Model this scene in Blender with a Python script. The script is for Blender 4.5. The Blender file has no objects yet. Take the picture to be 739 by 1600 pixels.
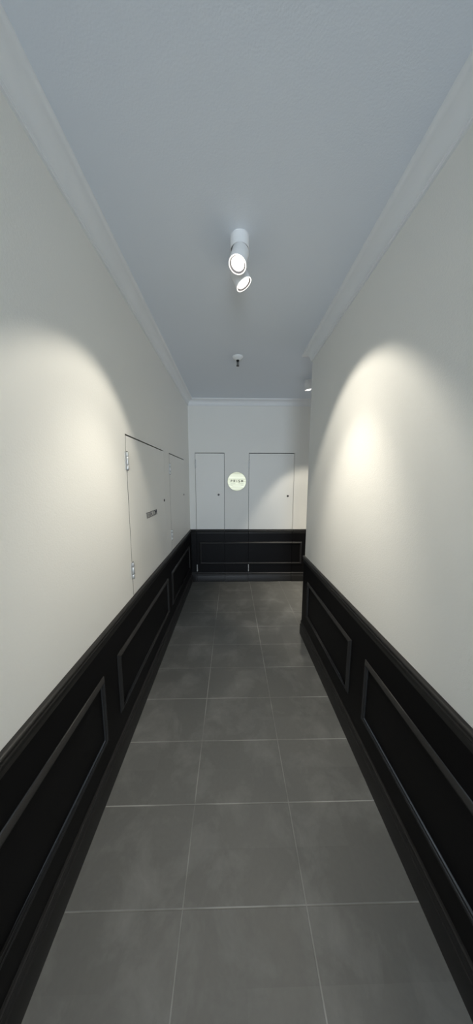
import bpy, bmesh, math
from mathutils import Vector, Matrix

# ------------------------------------------------------------------ camera, world, light, exposure
S = bpy.context.scene
COL = S.collection
H = 1.58
F_PX = 382.4
PITCH, YAW, ROLL = math.radians(7.306), math.radians(1.05), math.radians(0.09)

cam_d = bpy.data.cameras.new('camera')
cam_d.sensor_fit = 'HORIZONTAL'
cam_d.sensor_width = 36.0
cam_d.lens = 36.0 * F_PX / 739.0
cam_d.clip_start = 0.02
cam = bpy.data.objects.new('camera', cam_d)
COL.objects.link(cam)
fwd = Vector((math.sin(YAW) * math.cos(PITCH), math.cos(YAW) * math.cos(PITCH), -math.sin(PITCH)))
r0 = Vector((math.cos(YAW), -math.sin(YAW), 0))
u0 = r0.cross(fwd)
rr = r0 * math.cos(ROLL) + u0 * math.sin(ROLL)
uu = -r0 * math.sin(ROLL) + u0 * math.cos(ROLL)
m = Matrix((rr, uu, -fwd)).transposed().to_4x4()
m.translation = Vector((0, 0, H))
cam.matrix_world = m
S.camera = cam

S.view_settings.view_transform = 'Standard'
S.view_settings.look = 'None'
S.view_settings.gamma = 1.0
S.view_settings.use_curve_mapping = False
S.view_settings.exposure = 0.13
S.cycles.use_denoising = True
S.cycles.max_bounces = 10
S.cycles.diffuse_bounces = 6
S.cycles.sample_clamp_indirect = 6.0

world = bpy.data.worlds.new('world')
S.world = world
world.use_nodes = True
bgn = world.node_tree.nodes['Background']
bgn.inputs[0].default_value = (0.60, 0.76, 1.0, 1)
bgn.inputs[1].default_value = 0.3

# added fill light standing in for daylight from the unseen entrance end
ad = bpy.data.lights.new('entrance_daylight', 'AREA')
ad.shape = 'RECTANGLE'
ad.size, ad.size_y = 1.25, 2.3
ad.energy = 97.0
ad.color = (0.74, 0.86, 1.0)
ao = bpy.data.objects.new('entrance_daylight', ad)
ao.location = (0.04, -3.9, 1.3)
ao.rotation_euler = (math.radians(90), 0, 0)
COL.objects.link(ao)
sd = bpy.data.lights.new('side_passage_light', 'AREA')  # unseen fill light, added to brighten the far walls and floor
sd.shape = 'RECTANGLE'
sd.size, sd.size_y = 1.1, 2.3
sd.energy = 4.0
sd.color = (1.0, 0.95, 0.88)
so = bpy.data.objects.new('side_passage_light', sd)
so.location = (2.68, 3.03, 1.35)
so.rotation_euler = (math.radians(90), 0, math.radians(90))
COL.objects.link(so)
# (area lights shine along their local -Z: +90 deg about X aims it at +Y)

# lamp beam settings shared by the spotlights
SPOT_WIDE, SPOT_BEAM, SPOT_CORE = 34.0, 29.0, 30.0
LAMP_COL = (1.0, 0.93, 0.80)

# ------------------------------------------------------------------ dimensions (metres)
XL, XR = -0.640, 0.727          # plaster faces of the side walls
YB, YC = 3.704, 2.350           # end wall, outside corner of the right wall
ZC = 2.735                      # ceiling
XE = 2.7                        # end of the side passage
Y0 = -3.9                       # entrance end
RAIL = 0.838
GAP = 0.0035
GAPB, GAPT = 0.0050, 0.0095
BOARD = 0.009
DL = [(1.523, 2.355, 1.848), (2.552, 3.320, 1.848)]          # left cupboard doors y0,y1,top
DB = [(-0.543, -0.118, 1.978), (0.256, 0.929, 1.978)]        # end wall doors x0,x1,top

# ------------------------------------------------------------------ materials
def new_mat(name):
    mt = bpy.data.materials.new(name)
    mt.use_nodes = True
    nt = mt.node_tree
    return mt, nt, nt.nodes['Principled BSDF']

def simple(name, col, rough=0.5, metal=0.0, bump=None, coat=0.0, spec=0.5):
    mt, nt, b = new_mat(name)
    b.inputs['Base Color'].default_value = (*col, 1)
    b.inputs['Roughness'].default_value = rough
    b.inputs['Metallic'].default_value = metal
    b.inputs['Coat Weight'].default_value = coat
    b.inputs['Specular IOR Level'].default_value = spec
    if bump:
        tc = nt.nodes.new('ShaderNodeTexCoord')
        n = nt.nodes.new('ShaderNodeTexNoise')
        n.inputs['Scale'].default_value = bump[0]
        n.inputs['Detail'].default_value = 4
        bp = nt.nodes.new('ShaderNodeBump')
        bp.inputs['Strength'].default_value = bump[1]
        bp.inputs['Distance'].default_value = bump[2]
        nt.links.new(tc.outputs['Object'], n.inputs['Vector'])
        nt.links.new(n.outputs['Fac'], bp.inputs['Height'])
        nt.links.new(bp.outputs['Normal'], b.inputs['Normal'])
    return mt

M_WALL = simple('wall_paint', (0.80, 0.79, 0.745), 0.55, bump=(160, 0.35, 0.002), spec=0.35)
M_DOOR = simple('door_paint', (0.80, 0.79, 0.745), 0.45, bump=(90, 0.15, 0.001), spec=0.4)
M_CEIL = simple('ceiling_paint', (0.73, 0.77, 0.82), 0.8, bump=(180, 0.2, 0.002), spec=0.2)
M_CORN = simple('cornice_paint', (0.80, 0.81, 0.81), 0.6, spec=0.3)
M_BLACK = simple('black_satin_paint', (0.0034, 0.0031, 0.0035), 0.50, bump=(120, 0.12, 0.001), spec=0.17)
M_BMOULD = simple('black_satin_moulding', (0.021, 0.020, 0.019), 0.42, spec=0.30)
M_STEEL = simple('satin_steel', (0.60, 0.60, 0.585), 0.38, 0.6)
M_DSTEEL = simple('dark_lock_metal', (0.07, 0.065, 0.06), 0.4, 0.7)
M_LETTER = simple('grey_letter_metal', (0.13, 0.13, 0.14), 0.4, 0.4)
M_WHITE = simple('white_lamp_enamel', (0.82, 0.82, 0.81), 0.35, coat=0.2)
M_BAFFLE = simple('grey_baffle', (0.20, 0.19, 0.19), 0.6)  # grey is the baffle's own colour
M_HINGEGREY = simple('dark_swivel', (0.05, 0.055, 0.06), 0.5)
M_SPRK = simple('black_sprinkler_metal', (0.012, 0.012, 0.013), 0.4, 0.4)
M_ESC = simple('white_escutcheon', (0.78, 0.80, 0.80), 0.3)
M_INK = simple('dark_sign_ink', (0.02, 0.018, 0.012), 0.5)
M_INKLIGHT = simple('etched_sign_ink', (0.20, 0.19, 0.13), 0.5)

def emis(name, col, st):
    mt = bpy.data.materials.new(name)
    mt.use_nodes = True
    nt = mt.node_tree
    nt.nodes.remove(nt.nodes['Principled BSDF'])
    e = nt.nodes.new('ShaderNodeEmission')
    e.inputs[0].default_value = (*col, 1)
    e.inputs[1].default_value = st
    nt.links.new(e.outputs[0], nt.nodes['Material Output'].inputs[0])
    return mt

M_LENS = emis('lamp_glow', (1.0, 0.95, 0.88), 9.0)
M_RING = emis('lamp_ring_glow', (1.0, 0.95, 0.88), 1.7)  # halo on the head's rim painted as emission; the lens is the lamp

# brushed pale gold
def gold():
    mt, nt, b = new_mat('brushed_pale_gold')
    b.inputs['Metallic'].default_value = 0.75
    b.inputs['Roughness'].default_value = 0.38
    b.inputs['Anisotropic'].default_value = 0.6
    tc = nt.nodes.new('ShaderNodeTexCoord')
    mp = nt.nodes.new('ShaderNodeMapping')
    mp.inputs['Scale'].default_value = (1.5, 1.0, 110.0)
    n = nt.nodes.new('ShaderNodeTexNoise')
    n.inputs['Scale'].default_value = 1.0
    n.inputs['Detail'].default_value = 5
    cr = nt.nodes.new('ShaderNodeValToRGB')
    cr.color_ramp.elements[0].position = 0.3
    cr.color_ramp.elements[0].color = (0.42, 0.395, 0.26, 1)
    cr.color_ramp.elements[1].position = 0.7
    cr.color_ramp.elements[1].color = (0.76, 0.725, 0.55, 1)
    nt.links.new(tc.outputs['Object'], mp.inputs[0])
    nt.links.new(mp.outputs[0], n.inputs['Vector'])
    nt.links.new(n.outputs['Fac'], cr.inputs[0])
    nt.links.new(cr.outputs[0], b.inputs['Base Color'])
    bp = nt.nodes.new('ShaderNodeBump')
    bp.inputs['Strength'].default_value = 0.3
    bp.inputs['Distance'].default_value = 0.001
    nt.links.new(n.outputs['Fac'], bp.inputs['Height'])
    nt.links.new(bp.outputs[0], b.inputs['Normal'])
    return mt
M_GOLD = gold()
M_EDGE = simple('bare_board_edge', (0.10, 0.085, 0.065), 0.8)

# slate-grey floor tiles, pale grout that is clean in places and dirty in others
TX, TX0 = 0.4617, -0.1842
TY, TY0 = 0.2958, 1.014
def tiles():
    mt, nt, b = new_mat('floor_tiles')
    N, L = nt.nodes.new, nt.links.new
    tc = N('ShaderNodeTexCoord')
    sp = N('ShaderNodeSeparateXYZ')
    L(tc.outputs['Object'], sp.inputs[0])
    def math_(op, a, b_=None, c=None):
        n = N('ShaderNodeMath'); n.operation = op
        for i, v in enumerate((a, b_, c)):
            if v is None: continue
            if isinstance(v, (int, float)): n.inputs[i].default_value = v
            else: L(v, n.inputs[i])
        return n.outputs[0]
    def line(coord, off, period, half):
        a = math_('SUBTRACT', coord, off - period / 2)
        a = math_('DIVIDE', a, period)
        fr = math_('SUBTRACT', math_('FRACT', a), 0.5)
        d = math_('MULTIPLY', math_('ABSOLUTE', fr), period)
        mr = N('ShaderNodeMapRange')
        mr.inputs['From Min'].default_value = half * 0.6
        mr.inputs['From Max'].default_value = half * 1.4
        mr.inputs['To Min'].default_value = 1
        mr.inputs['To Max'].default_value = 0
        L(d, mr.inputs['Value'])
        cell = math_('FLOOR', a)
        return mr.outputs[0], cell
    lx, cx = line(sp.outputs[0], TX0, TX, 0.0024)
    ly, cy = line(sp.outputs[1], TY0, TY, 0.0022)
    grout = math_('MAXIMUM', lx, ly)
    # per-tile tone
    cmb = N('ShaderNodeCombineXYZ'); L(cx, cmb.inputs[0]); L(cy, cmb.inputs[1])
    wn = N('ShaderNodeTexWhiteNoise'); wn.noise_dimensions = '3D'; L(cmb.outputs[0], wn.inputs['Vector'])
    # cloudy scuffs
    def noise(scale, detail, rough=0.55, dist=0.0):
        n = N('ShaderNodeTexNoise')
        n.inputs['Scale'].default_value = scale
        n.inputs['Detail'].default_value = detail
        n.inputs['Roughness'].default_value = rough
        n.inputs['Distortion'].default_value = dist
        L(tc.outputs['Object'], n.inputs['Vector'])
        return n.outputs['Fac']
    n1 = noise(4.6, 7, 0.62, 0.35)
    n2 = noise(60, 3)
    n3 = noise(2.3, 3)
    t = math_('MULTIPLY_ADD', wn.outputs['Value'], 0.16, 0.0)
    s = N('ShaderNodeMapRange')
    s.inputs['From Min'].default_value = 0.48; s.inputs['From Max'].default_value = 0.80
    s.inputs['To Min'].default_value = 0.0; s.inputs['To Max'].default_value = 1.0
    L(n1, s.inputs['Value'])
    t = math_('MULTIPLY_ADD', s.outputs[0], 0.75, t)
    t = math_('MULTIPLY_ADD', n2, 0.18, t)
    mx = N('ShaderNodeMix'); mx.data_type = 'RGBA'
    mx.inputs['A'].default_value = (0.106, 0.105, 0.096, 1)
    mx.inputs['B'].default_value = (0.215, 0.213, 0.198, 1)
    L(t, mx.inputs['Factor'])
    gm = N('ShaderNodeMapRange')
    gm.inputs['From Min'].default_value = 0.42; gm.inputs['From Max'].default_value = 0.62
    gm.inputs['To Min'].default_value = 0.22; gm.inputs['To Max'].default_value = 1.0
    L(n3, gm.inputs['Value'])
    gf = math_('MULTIPLY', grout, gm.outputs[0])
    mg = N('ShaderNodeMix'); mg.data_type = 'RGBA'
    L(gf, mg.inputs['Factor']); L(mx.outputs['Result'], mg.inputs['A'])
    mg.inputs['B'].default_value = (0.34, 0.335, 0.31, 1)
    L(mg.outputs['Result'], b.inputs['Base Color'])
    ro = math_('MULTIPLY_ADD', n1, 0.22, 0.35)
    L(ro, b.inputs['Roughness'])
    b.inputs['Specular IOR Level'].default_value = 0.5
    bp = N('ShaderNodeBump'); bp.inputs['Strength'].default_value = 0.35; bp.inputs['Distance'].default_value = 0.002
    h = math_('MULTIPLY_ADD', n2, 0.25, math_('SUBTRACT', 1.0, grout))
    L(h, bp.inputs['Height']); L(bp.outputs[0], b.inputs['Normal'])
    return mt
M_FLOOR = tiles()

# ------------------------------------------------------------------ mesh helpers
def tag(o, label=None, cat=None, group=None, kind=None):
    if label: o['label'] = label
    if cat: o['category'] = cat
    if group: o['group'] = group
    if kind: o['kind'] = kind
    return o

def empty(name, loc=(0, 0, 0)):
    o = bpy.data.objects.new(name, None)
    o.location = loc
    o.empty_display_size = 0.05
    COL.objects.link(o)
    return o

def obj(name, bm, mat, parent=None, smooth=None):
    me = bpy.data.meshes.new(name)
    bmesh.ops.remove_doubles(bm, verts=bm.verts, dist=1e-6)
    bmesh.ops.recalc_face_normals(bm, faces=bm.faces)
    bm.to_mesh(me); bm.free()
    me.materials.append(mat)
    o = bpy.data.objects.new(name, me)
    COL.objects.link(o)
    if smooth is not None:
        for p in me.polygons: p.use_smooth = True
        me.set_sharp_from_angle(angle=math.radians(smooth))
    if parent is not None:
        o.parent = parent
        o.matrix_parent_inverse = Matrix.Translation(parent.location).inverted()
    return o

def add_box(bm, x0, x1, y0, y1, z0, z1, bevel=0.0):
    r = bmesh.ops.create_cube(bm, size=1.0)
    for v in r['verts']:
        v.co = Vector(((x0 + x1) / 2 + v.co.x * (x1 - x0), (y0 + y1) / 2 + v.co.y * (y1 - y0), (z0 + z1) / 2 + v.co.z * (z1 - z0)))
    if bevel > 0:
        es = list({e for v in r['verts'] for e in v.link_edges})
        bmesh.ops.bevel(bm, geom=es, offset=bevel, segments=2, profile=0.5, affect='EDGES')
    return bm

def box(*a, bevel=0.0):
    return add_box(bmesh.new(), *a, bevel=bevel)

def add_sweep(bm, prof, A, t, length, u, v, fa=None, fb=None):
    """prof: closed (pu,pv) outline; swept from A along t. fa/fb(pu,pv): shift of the two ends (mitres)."""
    A, t, u, v = Vector(A), Vector(t), Vector(u), Vector(v)
    fa = fa or (lambda a, b: 0.0); fb = fb or (lambda a, b: 0.0)
    s = [bm.verts.new(A + u * a + v * b + t * fa(a, b)) for a, b in prof]
    e = [bm.verts.new(A + u * a + v * b + t * (length + fb(a, b))) for a, b in prof]
    n = len(prof)
    for i in range(n):
        j = (i + 1) % n
        bm.faces.new((s[i], s[j], e[j], e[i]))
    bm.faces.new(s[::-1]); bm.faces.new(e)
    return bm

def arc(cx, cz, r, a0, a1, n):
    return [(cx + r * math.cos(math.radians(a0 + (a1 - a0) * i / n)), cz + r * math.sin(math.radians(a0 + (a1 - a0) * i / n))) for i in range(n + 1)]

def lathe(bm, prof, org, axis, n=48):
    """prof (r,h): revolved about axis through org."""
    axis = Vector(axis).normalized()
    a = axis.orthogonal().normalized(); b = axis.cross(a)
    org = Vector(org)
    rings = []
    for r, h in prof:
        if r < 1e-6:
            rings.append([bm.verts.new(org + axis * h)])
        else:
            rings.append([bm.verts.new(org + axis * h + (a * math.cos(2 * math.pi * k / n) + b * math.sin(2 * math.pi * k / n)) * r) for k in range(n)])
    for p, q in zip(rings, rings[1:]):
        for k in range(n):
            l = (k + 1) % n
            if len(p) == 1 and len(q) == 1: continue
            if len(p) == 1: bm.faces.new((p[0], q[k], q[l]))
            elif len(q) == 1: bm.faces.new((p[k], p[l], q[0]))
            else: bm.faces.new((p[k], p[l], q[l], q[k]))
    return bm

# ------------------------------------------------------------------ shell
def struct(o):
    o['kind'] = 'structure'
    return o

T = 0.16
struct(obj('floor', box(XL - T, XE + T, Y0, YB + T, -0.10, 0.0), M_FLOOR))
struct(obj('ceiling', box(XL - T, XE + T, Y0, YB + T, ZC, ZC + 0.12), M_CEIL))

def wall_x(face, back, spans, y0, y1):
    """wall whose face is at x=face; spans = openings (y0,y1,z0,z1), recess 42 mm deep."""
    bm = bmesh.new()
    s = 1 if back > face else -1
    skin = face + s * 0.042
    def bx(xa, xb, *r): add_box(bm, min(xa, xb), max(xa, xb), *r)
    bx(skin, back, y0, y1, 0, ZC)
    prev = y0
    for a, b, z0, z1 in spans:
        bx(face, skin, prev, a, 0, ZC)
        bx(face, skin, a, b, z1, ZC)
        if z0 > 0: bx(face, skin, a, b, 0, z0)
        prev = b
    bx(face, skin, prev, y1, 0, ZC)
    return bm

struct(obj('wall_left', wall_x(XL, XL - T, [(a - GAP, b + GAP, RAIL - 0.02, t + GAPT) for a, b, t in DL], Y0, YB), M_WALL))
_w = bpy.data.objects['wall_left']
_w.data.materials.append(M_BLACK)                    # black backing of the openings paints shade into the door gaps
for p in _w.data.polygons:
    if abs(p.center.x - (XL - 0.042)) < 1e-4 and p.area > 5: p.material_index = 1
bm = bmesh.new()
skin = YB + 0.042
add_box(bm, XL - T, XE + T, skin, YB + T, 0, ZC)
px = XL - T
ZK = RAIL - 0.03
for a, b, t in DB:
    add_box(bm, px, a - GAPB, YB, skin, ZK, ZC)
    add_box(bm, px, a - GAPB, YB, skin, 0, ZK)
    add_box(bm, a - GAPB, b + GAPB, YB, skin, t + GAPT, ZC)
    px = b + GAPB
add_box(bm, px, XE + T, YB, skin, ZK, ZC)
add_box(bm, px, XE + T, YB, skin, 0, ZK)
ob = struct(obj('wall_back', bm, M_WALL))
ob.data.materials.append(M_BLACK)                    # black paint below the rail, reveals too; backing black as painted gap shade
for p in ob.data.polygons:
    if (p.center.z < ZK - 0.001 and p.center.y < skin - 0.001) or (abs(p.center.y - skin) < 1e-4 and p.area > 5): p.material_index = 1
bm = box(XR, XR + T, Y0, YC, 0, ZC)
add_box(bm, XR + T, XE + T, YC - T, YC, 0, ZC)
struct(obj('wall_right', bm, M_WALL))

# profiles: (distance off the wall, height)
P_RAIL = [(0, RAIL), (0.012, RAIL), (0.017, RAIL - 0.002)] + arc(0.0145, RAIL - 0.0085, 0.0065, 60, -60, 6) + \
         [(0.0145, RAIL - 0.017), (0.0150, RAIL - 0.020)] + arc(0.0135, RAIL - 0.0265, 0.0055, 60, -70, 5) + \
         [(0.0130, RAIL - 0.036), (0.0115, RAIL - 0.050), (0.0115, RAIL - 0.064), (0.0, RAIL - 0.066)]
P_SKIRT = [(0, 0.0), (0.021, 0.0), (0.021, 0.098), (0.0195, 0.101), (0.0165, 0.104), (0.0165, 0.110), (0.0155, 0.116), (0.0150, 0.124)] + \
          arc(0.0120, 0.137, 0.0055, -50, 75, 6) + [(0.0105, 0.148), (0.0095, 0.151), (0, 0.152)]
CD = 0.085
P_CORN = [(0, ZC), (0, ZC - CD), (0.010, ZC - CD), (0.011, ZC - CD + 0.008), (0.015, ZC - CD + 0.010)] + \
         [(0.015 + 0.052 * (1 - math.cos(a)), ZC - CD + 0.010 + 0.056 * math.sin(a)) for a in [math.radians(90 * i / 10) for i in range(1, 11)]] + \
         [(0.072, ZC - 0.017), (0.078, ZC - 0.008), (0.078, ZC)]
# small panel moulding, (proud, across)
P_MOULD = [(0, 0), (0.004, 0.0), (0.0055, 0.0015), (0.0145, 0.0150), (0.0155, 0.0175), (0.0150, 0.0200), (0.0125, 0.0225), (0.0095, 0.0235), (0.0095, 0.0250), (0.0090, 0.0285), (0.007, 0.030), (0, 0.030)]

conc = lambda a, b: a       # start of a run at an inside corner
conv = lambda a, b: -a
UP = (0, 0, 1)
RUNS = {  # side: (start, direction, length, off-wall, start mitre, end mitre)
    'left': ((XL, Y0, 0), (0, 1, 0), YB - Y0, (1, 0, 0), None, lambda a, b: -a),
    'back': ((XL, YB, 0), (1, 0, 0), XE - XL, (0, -1, 0), conc, lambda a, b: -a),
    'right': ((XR, Y0, 0), (0, 1, 0), YC - Y0, (-1, 0, 0), None, lambda a, b: a),
    'corner': ((XR, YC, 0), (1, 0, 0), XE - XR, (0, 1, 0), conv, lambda a, b: -a),
}
def run(prof, side, a=None, b=None):
    """one continuous run along a wall, or only its piece between distances a and b."""
    A, t, L, u, fa, fb = RUNS[side]
    a0 = 0 if a is None else a
    b0 = L if b is None else b
    st = Vector(A) + Vector(t) * a0
    return add_sweep(bmesh.new(), prof, st, t, b0 - a0, u, UP, fa if a is None else None, fb if b is None else None)

n_trim = [0]
def trim_name():
    n_trim[0] += 1
    return 'trim_%d' % n_trim[0]

for side in ('left', 'back', 'right', 'corner'):
    struct(obj(trim_name(), run(P_CORN, side), M_CORN, smooth=40))      # plaster cornice

P_BOARD = [(0, 0.0), (BOARD, 0.0), (BOARD, RAIL - 0.05), (0, RAIL - 0.05)]

def frame(side, a, b, z0, z1, parent):
    """rectangular applied panel moulding, mitred at the corners; z0..z1 outer."""
    A, t, L, u, _, _ = RUNS[side]
    base = Vector(A) + Vector(t) * a + Vector(u) * BOARD
    w, h = b - a, z1 - z0
    t = Vector(t); z = Vector(UP); u = Vector(u)
    bm = bmesh.new()
    mi = lambda p, q: q
    mo = lambda p, q: -q
    add_sweep(bm, P_MOULD, base + z * z0, t, w, u, z, mi, mo)
    add_sweep(bm, P_MOULD, base + z * z1, t, w, u, -z, mi, mo)
    add_sweep(bm, P_MOULD, base + z * z0, z, h, u, t, mi, mo)
    add_sweep(bm, P_MOULD, base + z * z0 + t * w, z, h, u, -t, mi, mo)
    return obj('panel_moulding', bm, M_BMOULD, parent, smooth=50)

ZP0, ZP1 = 0.275, 0.630
def dado(side, panels):
    A = RUNS[side][0]
    root = empty(trim_name(), (A[0], A[1], 0)); struct(root)
    obj('dado_board', run(P_BOARD, side), M_BLACK, root)
    obj('dado_rail', run(P_RAIL, side), M_BMOULD, root, smooth=50)
    for a, b in panels:
        frame(side, a, b, ZP0, ZP1, root)
    return root

yo = -Y0
dado('left', [(yo - 2.42, yo - 1.36), (yo - 1.215, yo - 0.145), (yo + 0.0, yo + 1.097), (yo + 1.240, yo + 2.310), (yo + 2.455, yo + 3.520)])
dado('right', [(yo - 2.40, yo - 1.36), (yo - 1.215, yo - 0.10), (yo + 0.045, yo + 1.190), (yo + 1.345, yo + 2.200)])
dado('corner', [(0.15, 1.80)])
for side in ('left', 'right', 'corner'):
    struct(obj('baseboard_' + side, run(P_SKIRT, side), M_BMOULD, smooth=45))

# end wall: board, rail, skirting and moulding are cut by the two full-height jib doors
cuts = [(a - XL, b - XL) for a, b, _ in DB]
segs, prev = [], None
for a, b in cuts:
    segs.append((prev, a - GAPB)); prev = b + GAPB
segs.append((prev, None))
root = empty(trim_name(), (XL, YB, 0)); struct(root)
MX0, MX1 = -0.505 - XL, 1.085 - XL
def back_bars(a, b, parent):
    """the pieces of the one wide panel moulding that fall between distances a and b."""
    A, t, L, u, _, _ = RUNS['back']
    t, u, z = Vector(t), Vector(u), Vector(UP)
    lo, hi = max(a, MX0), min(b, MX1)
    if hi - lo < 0.005: return
    bm = bmesh.new()
    base = Vector(A) + u * BOARD
    sa = (lambda p, q: q) if lo == MX0 else None
    sb = (lambda p, q: -q) if hi == MX1 else None
    z0, z1 = 0.283, 0.640
    add_sweep(bm, P_MOULD, base + t * lo + z * z0, t, hi - lo, u, z, sa, sb)
    add_sweep(bm, P_MOULD, base + t * lo + z * z1, t, hi - lo, u, -z, sa, sb)
    if lo == MX0: add_sweep(bm, P_MOULD, base + t * lo + z * z0, z, z1 - z0, u, t, lambda p, q: q, lambda p, q: -q)
    if hi == MX1: add_sweep(bm, P_MOULD, base + t * hi + z * z0, z, z1 - z0, u, -t, lambda p, q: q, lambda p, q: -q)
    obj('panel_moulding', bm, M_BMOULD, parent, smooth=50)
sk = bmesh.new()
def run_into(bm, prof, side, a, b):
    A, t, L, u, fa, fb = RUNS[side]
    a0 = 0 if a is None else a
    b0 = L if b is None else b
    add_sweep(bm, prof, Vector(A) + Vector(t) * a0, t, b0 - a0, u, UP, fa if a is None else None, fb if b is None else None)
for a, b in segs:
    obj('dado_board', run(P_BOARD, 'back', a, b), M_BLACK, root)
    obj('dado_rail', run(P_RAIL, 'back', a, b), M_BMOULD, root, smooth=50)
    back_bars(a or 0, b if b is not None else XE - XL, root)
    run_into(sk, P_SKIRT, 'back', a, b)
struct(obj('baseboard_back', sk, M_BMOULD, smooth=45))

# ------------------------------------------------------------------ doors
def hinge(parent, p, along, off, zc, leaf=0.020, hh=0.108, knuckle=0.0085, mat=M_STEEL):
    """butt hinge: two leaves flat on the surface, five-knuckle barrel with finial; p on the gap line."""
    p, along, off = Vector(p), Vector(along), Vector(off)
    bm = bmesh.new()
    for s in (-1, 1):
        prof = [(0, s * 0.002), (0.0022, s * 0.002), (0.0022, s * leaf), (0, s * leaf)]
        add_sweep(bm, prof, p + Vector((0, 0, zc - hh / 2)), UP, hh, off, along)
    c = p + off * 0.007
    n = 3
    seg = [0.27, 0.46, 0.27]
    z = zc - hh / 2
    for k in range(n):
        h = hh * seg[k]
        lathe(bm, [(0, 0.0012), (knuckle - 0.0008, 0.0012), (knuckle, 0.0022), (knuckle, h - 0.0022), (knuckle - 0.0008, h - 0.0012), (0, h - 0.0012)], c + Vector((0, 0, z)), UP, 20)
        z += h
    h_ = obj('hinge', bm, mat, parent, smooth=40)
    pin = bmesh.new()
    lathe(pin, [(0, -0.004), (0.0042, -0.003), (0.0042, 0.0), (0.003, 0.001), (0.003, hh - 0.001), (0.0042, hh), (0.0042, hh + 0.003), (0, hh + 0.004)], c + Vector((0, 0, zc - hh / 2)), UP, 16)
    obj('hinge_pin', pin, M_DSTEEL, h_, smooth=40)
    return h_

def lock(parent, p, off, r=0.0115):
    bm = bmesh.new()
    lathe(bm, [(0, -0.004), (r, -0.004), (r, 0.003), (r - 0.002, 0.005), (0.005, 0.0052), (0.0045, 0.003), (0, 0.003)], p, off, 28)
    return obj('lock', bm, M_DSTEEL, parent, smooth=40)

def text_mesh(name, body, size, depth, mat, parent, mw, spacing=1.0, bold=0.0, fix_w=None):
    c = bpy.data.curves.new(name, 'FONT')
    c.body = body; c.size = size; c.extrude = depth; c.space_character = spacing
    c.offset = bold; c.align_x = 'CENTER'; c.align_y = 'CENTER'; c.resolution_u = 4
    tmp = bpy.data.objects.new(name + '_tmp', c)
    COL.objects.link(tmp)
    bpy.context.view_layer.update()
    dg = bpy.context.evaluated_depsgraph_get()
    me = bpy.data.meshes.new_from_object(tmp.evaluated_get(dg))
    bpy.data.objects.remove(tmp)
    xs = [v.co.x for v in me.vertices]; ys = [v.co.y for v in me.vertices]
    cx, cy = (min(xs) + max(xs)) / 2, (min(ys) + max(ys)) / 2
    k = 1.0 if fix_w is None else fix_w / (max(xs) - min(xs))
    for v in me.vertices:
        v.co = mw @ Vector(((v.co.x - cx) * k, v.co.y - cy, v.co.z))
    me.materials.clear(); me.materials.append(mat)
    o = bpy.data.objects.new(name, me)
    COL.objects.link(o)
    o.parent = parent
    o.matrix_parent_inverse = Matrix.Translation(parent.location).inverted()
    return o

dlab = ['cream cupboard door lettered TELECOM in the left wall', 'narrow cream cupboard door in the left wall nearest the end wall']
for i, (a, b, t) in enumerate(DL):
    d = empty('door_%d' % (i + 1), (XL - 0.02, (a + b) / 2, RAIL))
    struct(d); tag(d, dlab[i])
    lf = obj('door_leaf', box(XL - 0.036, XL, a + 0.0015, b, RAIL + 0.002, t), M_DOOR, d)
    lf.data.materials.append(M_EDGE)                 # leaf edges coloured dark to stand for shade in the gaps
    for p in lf.data.polygons:
        if abs(p.normal.x) < 0.5: p.material_index = 1
    for z in (1.697, 1.008):
        hinge(d, (XL, a - 0.001, 0), (0, 1, 0), (1, 0, 0), z)
    lock(d, (XL, b - 0.040 if i == 0 else b - 0.060, 1.395), (1, 0, 0), 0.012)
    if i == 0:
        mw = Matrix.Translation((XL + 0.003, 1.942, 1.318)) @ Matrix(((0, 0, 1, 0), (1, 0, 0, 0), (0, 1, 0, 0), (0, 0, 0, 1)))
        text_mesh('lettering', 'TELECOM', 0.068, 0.0015, M_LETTER, d, mw, fix_w=0.25, bold=-0.0010)

dlab = ['narrow tall flush door at the left of the end wall, half cream and half black', 'wide tall flush door at the right of the end wall, half cream and half black']
for i, (a, b, t) in enumerate(DB):
    d = empty('door_%d' % (i + 3), ((a + b) / 2, YB + 0.02, 0))
    struct(d); tag(d, dlab[i])
    obj('door_leaf', box(a, b, YB, YB + 0.036, RAIL - 0.03, t, bevel=0.0008), M_DOOR, d)
    obj('lower_leaf', box(a, b, YB, YB + 0.036, 0.006, RAIL - 0.03, bevel=0.0008), M_BLACK, d)
    ra, rb = a - XL, b - XL
    bp = [(0, 0.006), (BOARD, 0.006), (BOARD, RAIL - 0.05), (0, RAIL - 0.05)]
    obj('dado_board', run(bp, 'back', ra, rb), M_BLACK, d)
    obj('dado_rail', run(P_RAIL, 'back', ra, rb), M_BMOULD, d, smooth=50)
    psk = [(q[0], max(q[1], 0.005)) for q in P_SKIRT]
    obj('skirting', run(psk, 'back', ra, rb), M_BMOULD, d, smooth=45)
    back_bars(ra, rb, d)
    hinge(d, (a - 0.001, YB, 0), (1, 0, 0), (0, -1, 0), 1.826, leaf=0.010, hh=0.12, mat=M_STEEL)
    hinge(d, (a - 0.001, YB - BOARD, 0), (1, 0, 0), (0, -1, 0), 0.225, leaf=0.008, hh=0.11, knuckle=0.008)
    lock(d, ((-0.203, 0.846)[i], YB, (1.368, 1.349)[i]), (0, -1, 0), 0.0155)

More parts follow.
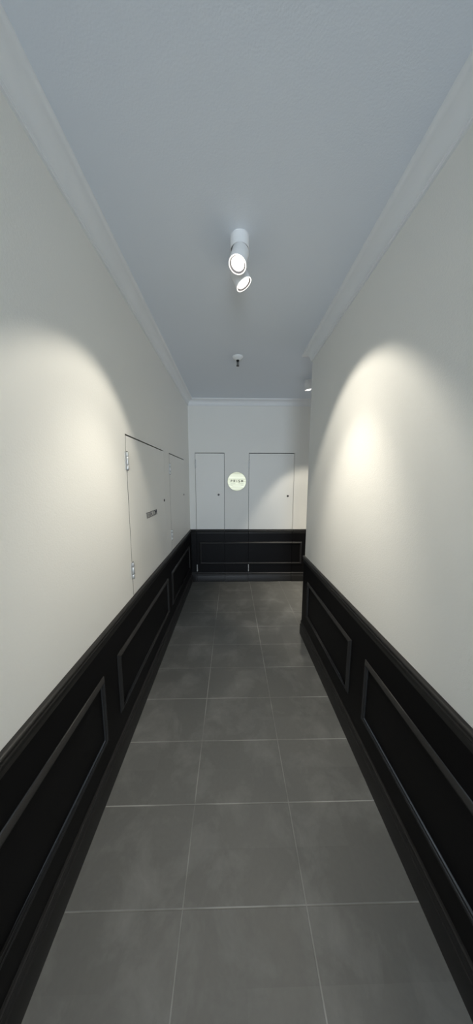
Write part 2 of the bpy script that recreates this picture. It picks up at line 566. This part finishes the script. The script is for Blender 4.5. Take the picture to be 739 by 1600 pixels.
# ------------------------------------------------------------------ round brass sign
sg = empty('wall_sign', (0.072, YB, 1.568))
tag(sg, 'round brushed pale gold sign reading PRISM on the end wall between two doors', 'sign')
R = 0.139
bm = bmesh.new()
lathe(bm, [(0, 0.0), (R, 0.0), (R, 0.010), (R - 0.0015, 0.012), (0, 0.012)], (0.072, YB - 0.006, 1.568), (0, -1, 0), 96)
obj('disc', bm, M_GOLD, sg, smooth=30)
for dx, dz in ((-0.07, 0.07), (0.07, 0.07), (-0.07, -0.07), (0.07, -0.07)):
    bm = bmesh.new()
    lathe(bm, [(0, 0), (0.007, 0), (0.007, 0.007), (0, 0.007)], (0.072 + dx, YB, 1.568 + dz), (0, -1, 0), 16)
    obj('standoff', bm, M_STEEL, sg)
def stroke_letter(ch, x, z, w, h, th):
    """heavy capital drawn as one raised stroke outline; x,z = lower left corner on the disc."""
    def curve(cx, cz, rx, rz, a0, a1, n=14):
        return [(cx + rx * math.cos(math.radians(a0 + (a1 - a0) * i / n)), cz + rz * math.sin(math.radians(a0 + (a1 - a0) * i / n))) for i in range(n + 1)]
    bowl = [(0, 1), (0.45, 1)] + curve(0.45, 0.74, 0.5, 0.26, 90, -90) + [(0, 0.48)]
    shapes = {
        'P': [[(0, 0), (0, 1)], bowl],
        'R': [[(0, 0), (0, 1)], bowl, [(0.42, 0.48), (0.98, 0)]],
        'I': [[(0.5, 0), (0.5, 1)]],
        'S': [curve(0.5, 0.75, 0.45, 0.25, 35, 270) + curve(0.5, 0.25, 0.47, 0.25, 90, -145)[1:]],
        'M': [[(0, 0), (0.05, 1), (0.5, 0.25), (0.95, 1), (1, 0)]],
    }[ch]
    bm = bmesh.new()
    y0, y1 = YB - 0.0196, YB - 0.0176
    for pl in shapes:
        pts = [Vector((x + p[0] * w, 0, z + p[1] * h)) for p in pl]
        for i, (p, q) in enumerate(zip(pts, pts[1:])):
            d = (q - p).normalized(); e = 0.0 if i == 0 else th * 0.28
            f = 0.0 if i == len(pts) - 2 else th * 0.28
            p2, q2 = p - d * e, q + d * f
            nrm = Vector((-d.z, 0, d.x)) * th / 2
            prof = [p2 + nrm, p2 - nrm, q2 - nrm, q2 + nrm]
            lo = [bm.verts.new((v.x, y0, v.z)) for v in prof]; hi = [bm.verts.new((v.x, y1, v.z)) for v in prof]
            bm.faces.new(lo); bm.faces.new(hi[::-1])
            for k in range(4): bm.faces.new((lo[k], lo[(k + 1) % 4], hi[(k + 1) % 4], hi[k]))
    obj('letter', bm, M_INK, sg)
for ch, cx_, w_ in (('P', -0.079, 0.018), ('R', -0.038, 0.019), ('I', -0.001, 0.014), ('S', 0.034, 0.018), ('M', 0.078, 0.023)):
    stroke_letter(ch, 0.072 + cx_ - w_ / 2, 1.557, w_, 0.032, 0.0068)
bm = bmesh.new()
def rule(x0, x1, z, th=0.0016):
    add_box(bm, 0.072 + x0, 0.072 + x1, YB - 0.0188, YB - 0.0178, 1.568 + z - th, 1.568 + z + th)
rule(-0.095, -0.022, -0.034); rule(0.026, 0.100, -0.034)
rule(-0.095, -0.062, -0.056); rule(0.060, 0.100, -0.056)
rule(-0.070, 0.075, -0.080, 0.0012)
obj('rule_line', bm, M_INKLIGHT, sg)

# ------------------------------------------------------------------ ceiling spotlights
def spotlight(base, lens, axis, label, powers=(1, 1, 1), beam=None, dome=0.0, core=None):
    """surface canister with a swivelling head; lens centre and aim given."""
    bx_, by_ = base
    root = empty('ceiling_spotlight', (bx_, by_, ZC))
    tag(root, label, 'spotlight', 'white ceiling spotlights')
    bm = bmesh.new()
    Rb = 0.0455
    lathe(bm, [(0, 0.0), (Rb, 0.0), (Rb, -0.003), (Rb - 0.001, -0.0035), (Rb - 0.001, -0.0045), (Rb, -0.005), (Rb, -0.052), (Rb - 0.0012, -0.0535), (Rb - 0.003, -0.0535), (Rb - 0.0035, -0.050), (Rb - 0.0035, -0.040), (0, -0.040)], (bx_, by_, ZC), UP, 64)
    can = obj('canister', bm, M_WHITE, root, smooth=30)
    bm = bmesh.new()
    lathe(bm, [(0, -0.0405), (Rb - 0.004, -0.0405), (Rb - 0.004, -0.0525), (Rb - 0.0055, -0.0525), (Rb - 0.0055, -0.044), (0, -0.044)], (bx_, by_, ZC), UP, 64)
    obj('socket_lining', bm, M_HINGEGREY, can, smooth=30)  # dark lining paints in the shade of the gap under the canister
    ax = Vector(axis).normalized()
    lc = Vector(lens)
    L = 0.074
    back = lc - ax * L
    bm = bmesh.new()
    pv0 = Vector((bx_, by_, ZC - 0.044)); pv1 = back + ax * 0.02
    dv = pv1 - pv0
    lathe(bm, [(0, 0), (0.013, 0), (0.013, dv.length), (0, dv.length)], pv0, dv, 24)
    obj('swivel', bm, M_HINGEGREY, root, smooth=30)
    Rh = 0.0425
    bm = bmesh.new()
    lathe(bm, [(0, 0.0), (Rh - 0.006, 0.0), (Rh - 0.002, 0.002), (Rh, 0.006), (Rh, L - 0.002), (Rh - 0.0015, L), (Rh - 0.0045, L), (Rh - 0.0045, L - 0.010), (0.0, L - 0.010)], back, ax, 64)
    head = obj('head', bm, M_WHITE, root, smooth=30)
    bm = bmesh.new()
    lathe(bm, [(Rh - 0.0005, L - 0.0005), (Rh - 0.0005, L + 0.0015), (Rh - 0.0045, L + 0.0015), (Rh - 0.0048, L - 0.0005)], back, ax, 64)
    ob = obj('front_ring', bm, M_RING, head, smooth=30)
    bm = bmesh.new()
    lathe(bm, [(Rh - 0.0048, L + 0.0005), (0.0315, L - 0.0035), (0.0300, L - 0.009)], back, ax, 64)
    obj('baffle', bm, M_BAFFLE, head, smooth=30)
    bm = bmesh.new()
    lathe(bm, [(0.0305, L - 0.007), (0.028, L - 0.0045), (0.018, L - 0.003 + dome * 0.7), (0, L - 0.0022 + dome)], back, ax, 48)
    obj('lens', bm, M_LENS, head, smooth=60)
    rot = (-Vector(beam or axis).normalized()).to_track_quat('Z', 'Y').to_euler()
    for nm, ang, bl, pw in (('wide', 74, 0.38, SPOT_WIDE * powers[0]), ('beam', 58, 1.0, SPOT_BEAM * powers[1]), ('core', 48, 1.0, SPOT_CORE * powers[2])):
        l = bpy.data.lights.new('lamp_' + nm, 'SPOT')
        l.energy = pw
        l.color = LAMP_COL
        l.spot_size = math.radians(ang)
        l.spot_blend = bl
        l.shadow_soft_size = 0.02
        lo = bpy.data.objects.new('lamp_' + nm, l)
        COL.objects.link(lo)
        lo.location = lc + ax * 0.006
        lo.rotation_euler = rot if nm != 'core' or core is None else (-Vector(core).normalized()).to_track_quat('Z', 'Y').to_euler()
    return root

spotlight((0.038, 1.332), (0.0265, 1.290, 2.588), (-0.22, -0.27, -0.94), 'nearer white ceiling spotlight of the pair, lit head aimed at the left wall', powers=(0.80, 0.74, 0.90), beam=(-0.365, -0.125, -0.922))
spotlight((0.036, 1.446), (0.0625, 1.409, 2.590), (0.480, 0.020, -0.877), 'farther white ceiling spotlight of the pair, lit head aimed at the right wall', powers=(0.80, 0.55, 1.75), core=(0.665, 0.03, -1.45))
spotlight((0.893, 3.000), (0.872, 2.920, 2.605), (0.17, 0.145, -0.975), 'small lit white spotlight past the right wall corner', (3.0, 3.6, 5.0), dome=0.010)

# ------------------------------------------------------------------ sprinkler
sp = empty('fire_sprinkler', (0.055, 2.47, ZC))
tag(sp, 'black fire sprinkler under a white dome on the ceiling beyond the spotlights', 'sprinkler')
bm = bmesh.new()
lathe(bm, [(0, 0.0), (0.050, 0.0), (0.050, -0.003), (0.046, -0.010), (0.036, -0.019), (0.024, -0.026), (0.014, -0.029), (0, -0.029)], (0.055, 2.47, ZC), UP, 48)
obj('escutcheon', bm, M_ESC, sp, smooth=40)
bm = bmesh.new()
lathe(bm, [(0, -0.028), (0.014, -0.028), (0.014, -0.036), (0.008, -0.040), (0.006, -0.044), (0, -0.044)], (0.055, 2.47, ZC), UP, 24)
for s in (-1, 1):
    add_sweep(bm, [(-0.002, -0.002), (0.002, -0.002), (0.002, 0.002), (-0.002, 0.002)], (0.055 + s * 0.009, 2.47, ZC - 0.076), UP, 0.040, (1, 0, 0), (0, 1, 0))
lathe(bm, [(0, -0.040), (0.0035, -0.040), (0.0035, -0.074), (0, -0.074)], (0.055, 2.47, ZC), UP, 16)
obj('sprinkler_head', bm, M_SPRK, sp, smooth=40)
bm = bmesh.new()
lathe(bm, [(0, -0.074), (0.004, -0.074), (0.014, -0.078), (0.0145, -0.080), (0, -0.0805)], (0.055, 2.47, ZC), UP, 24)
obj('deflector', bm, M_SPRK, sp, smooth=40)
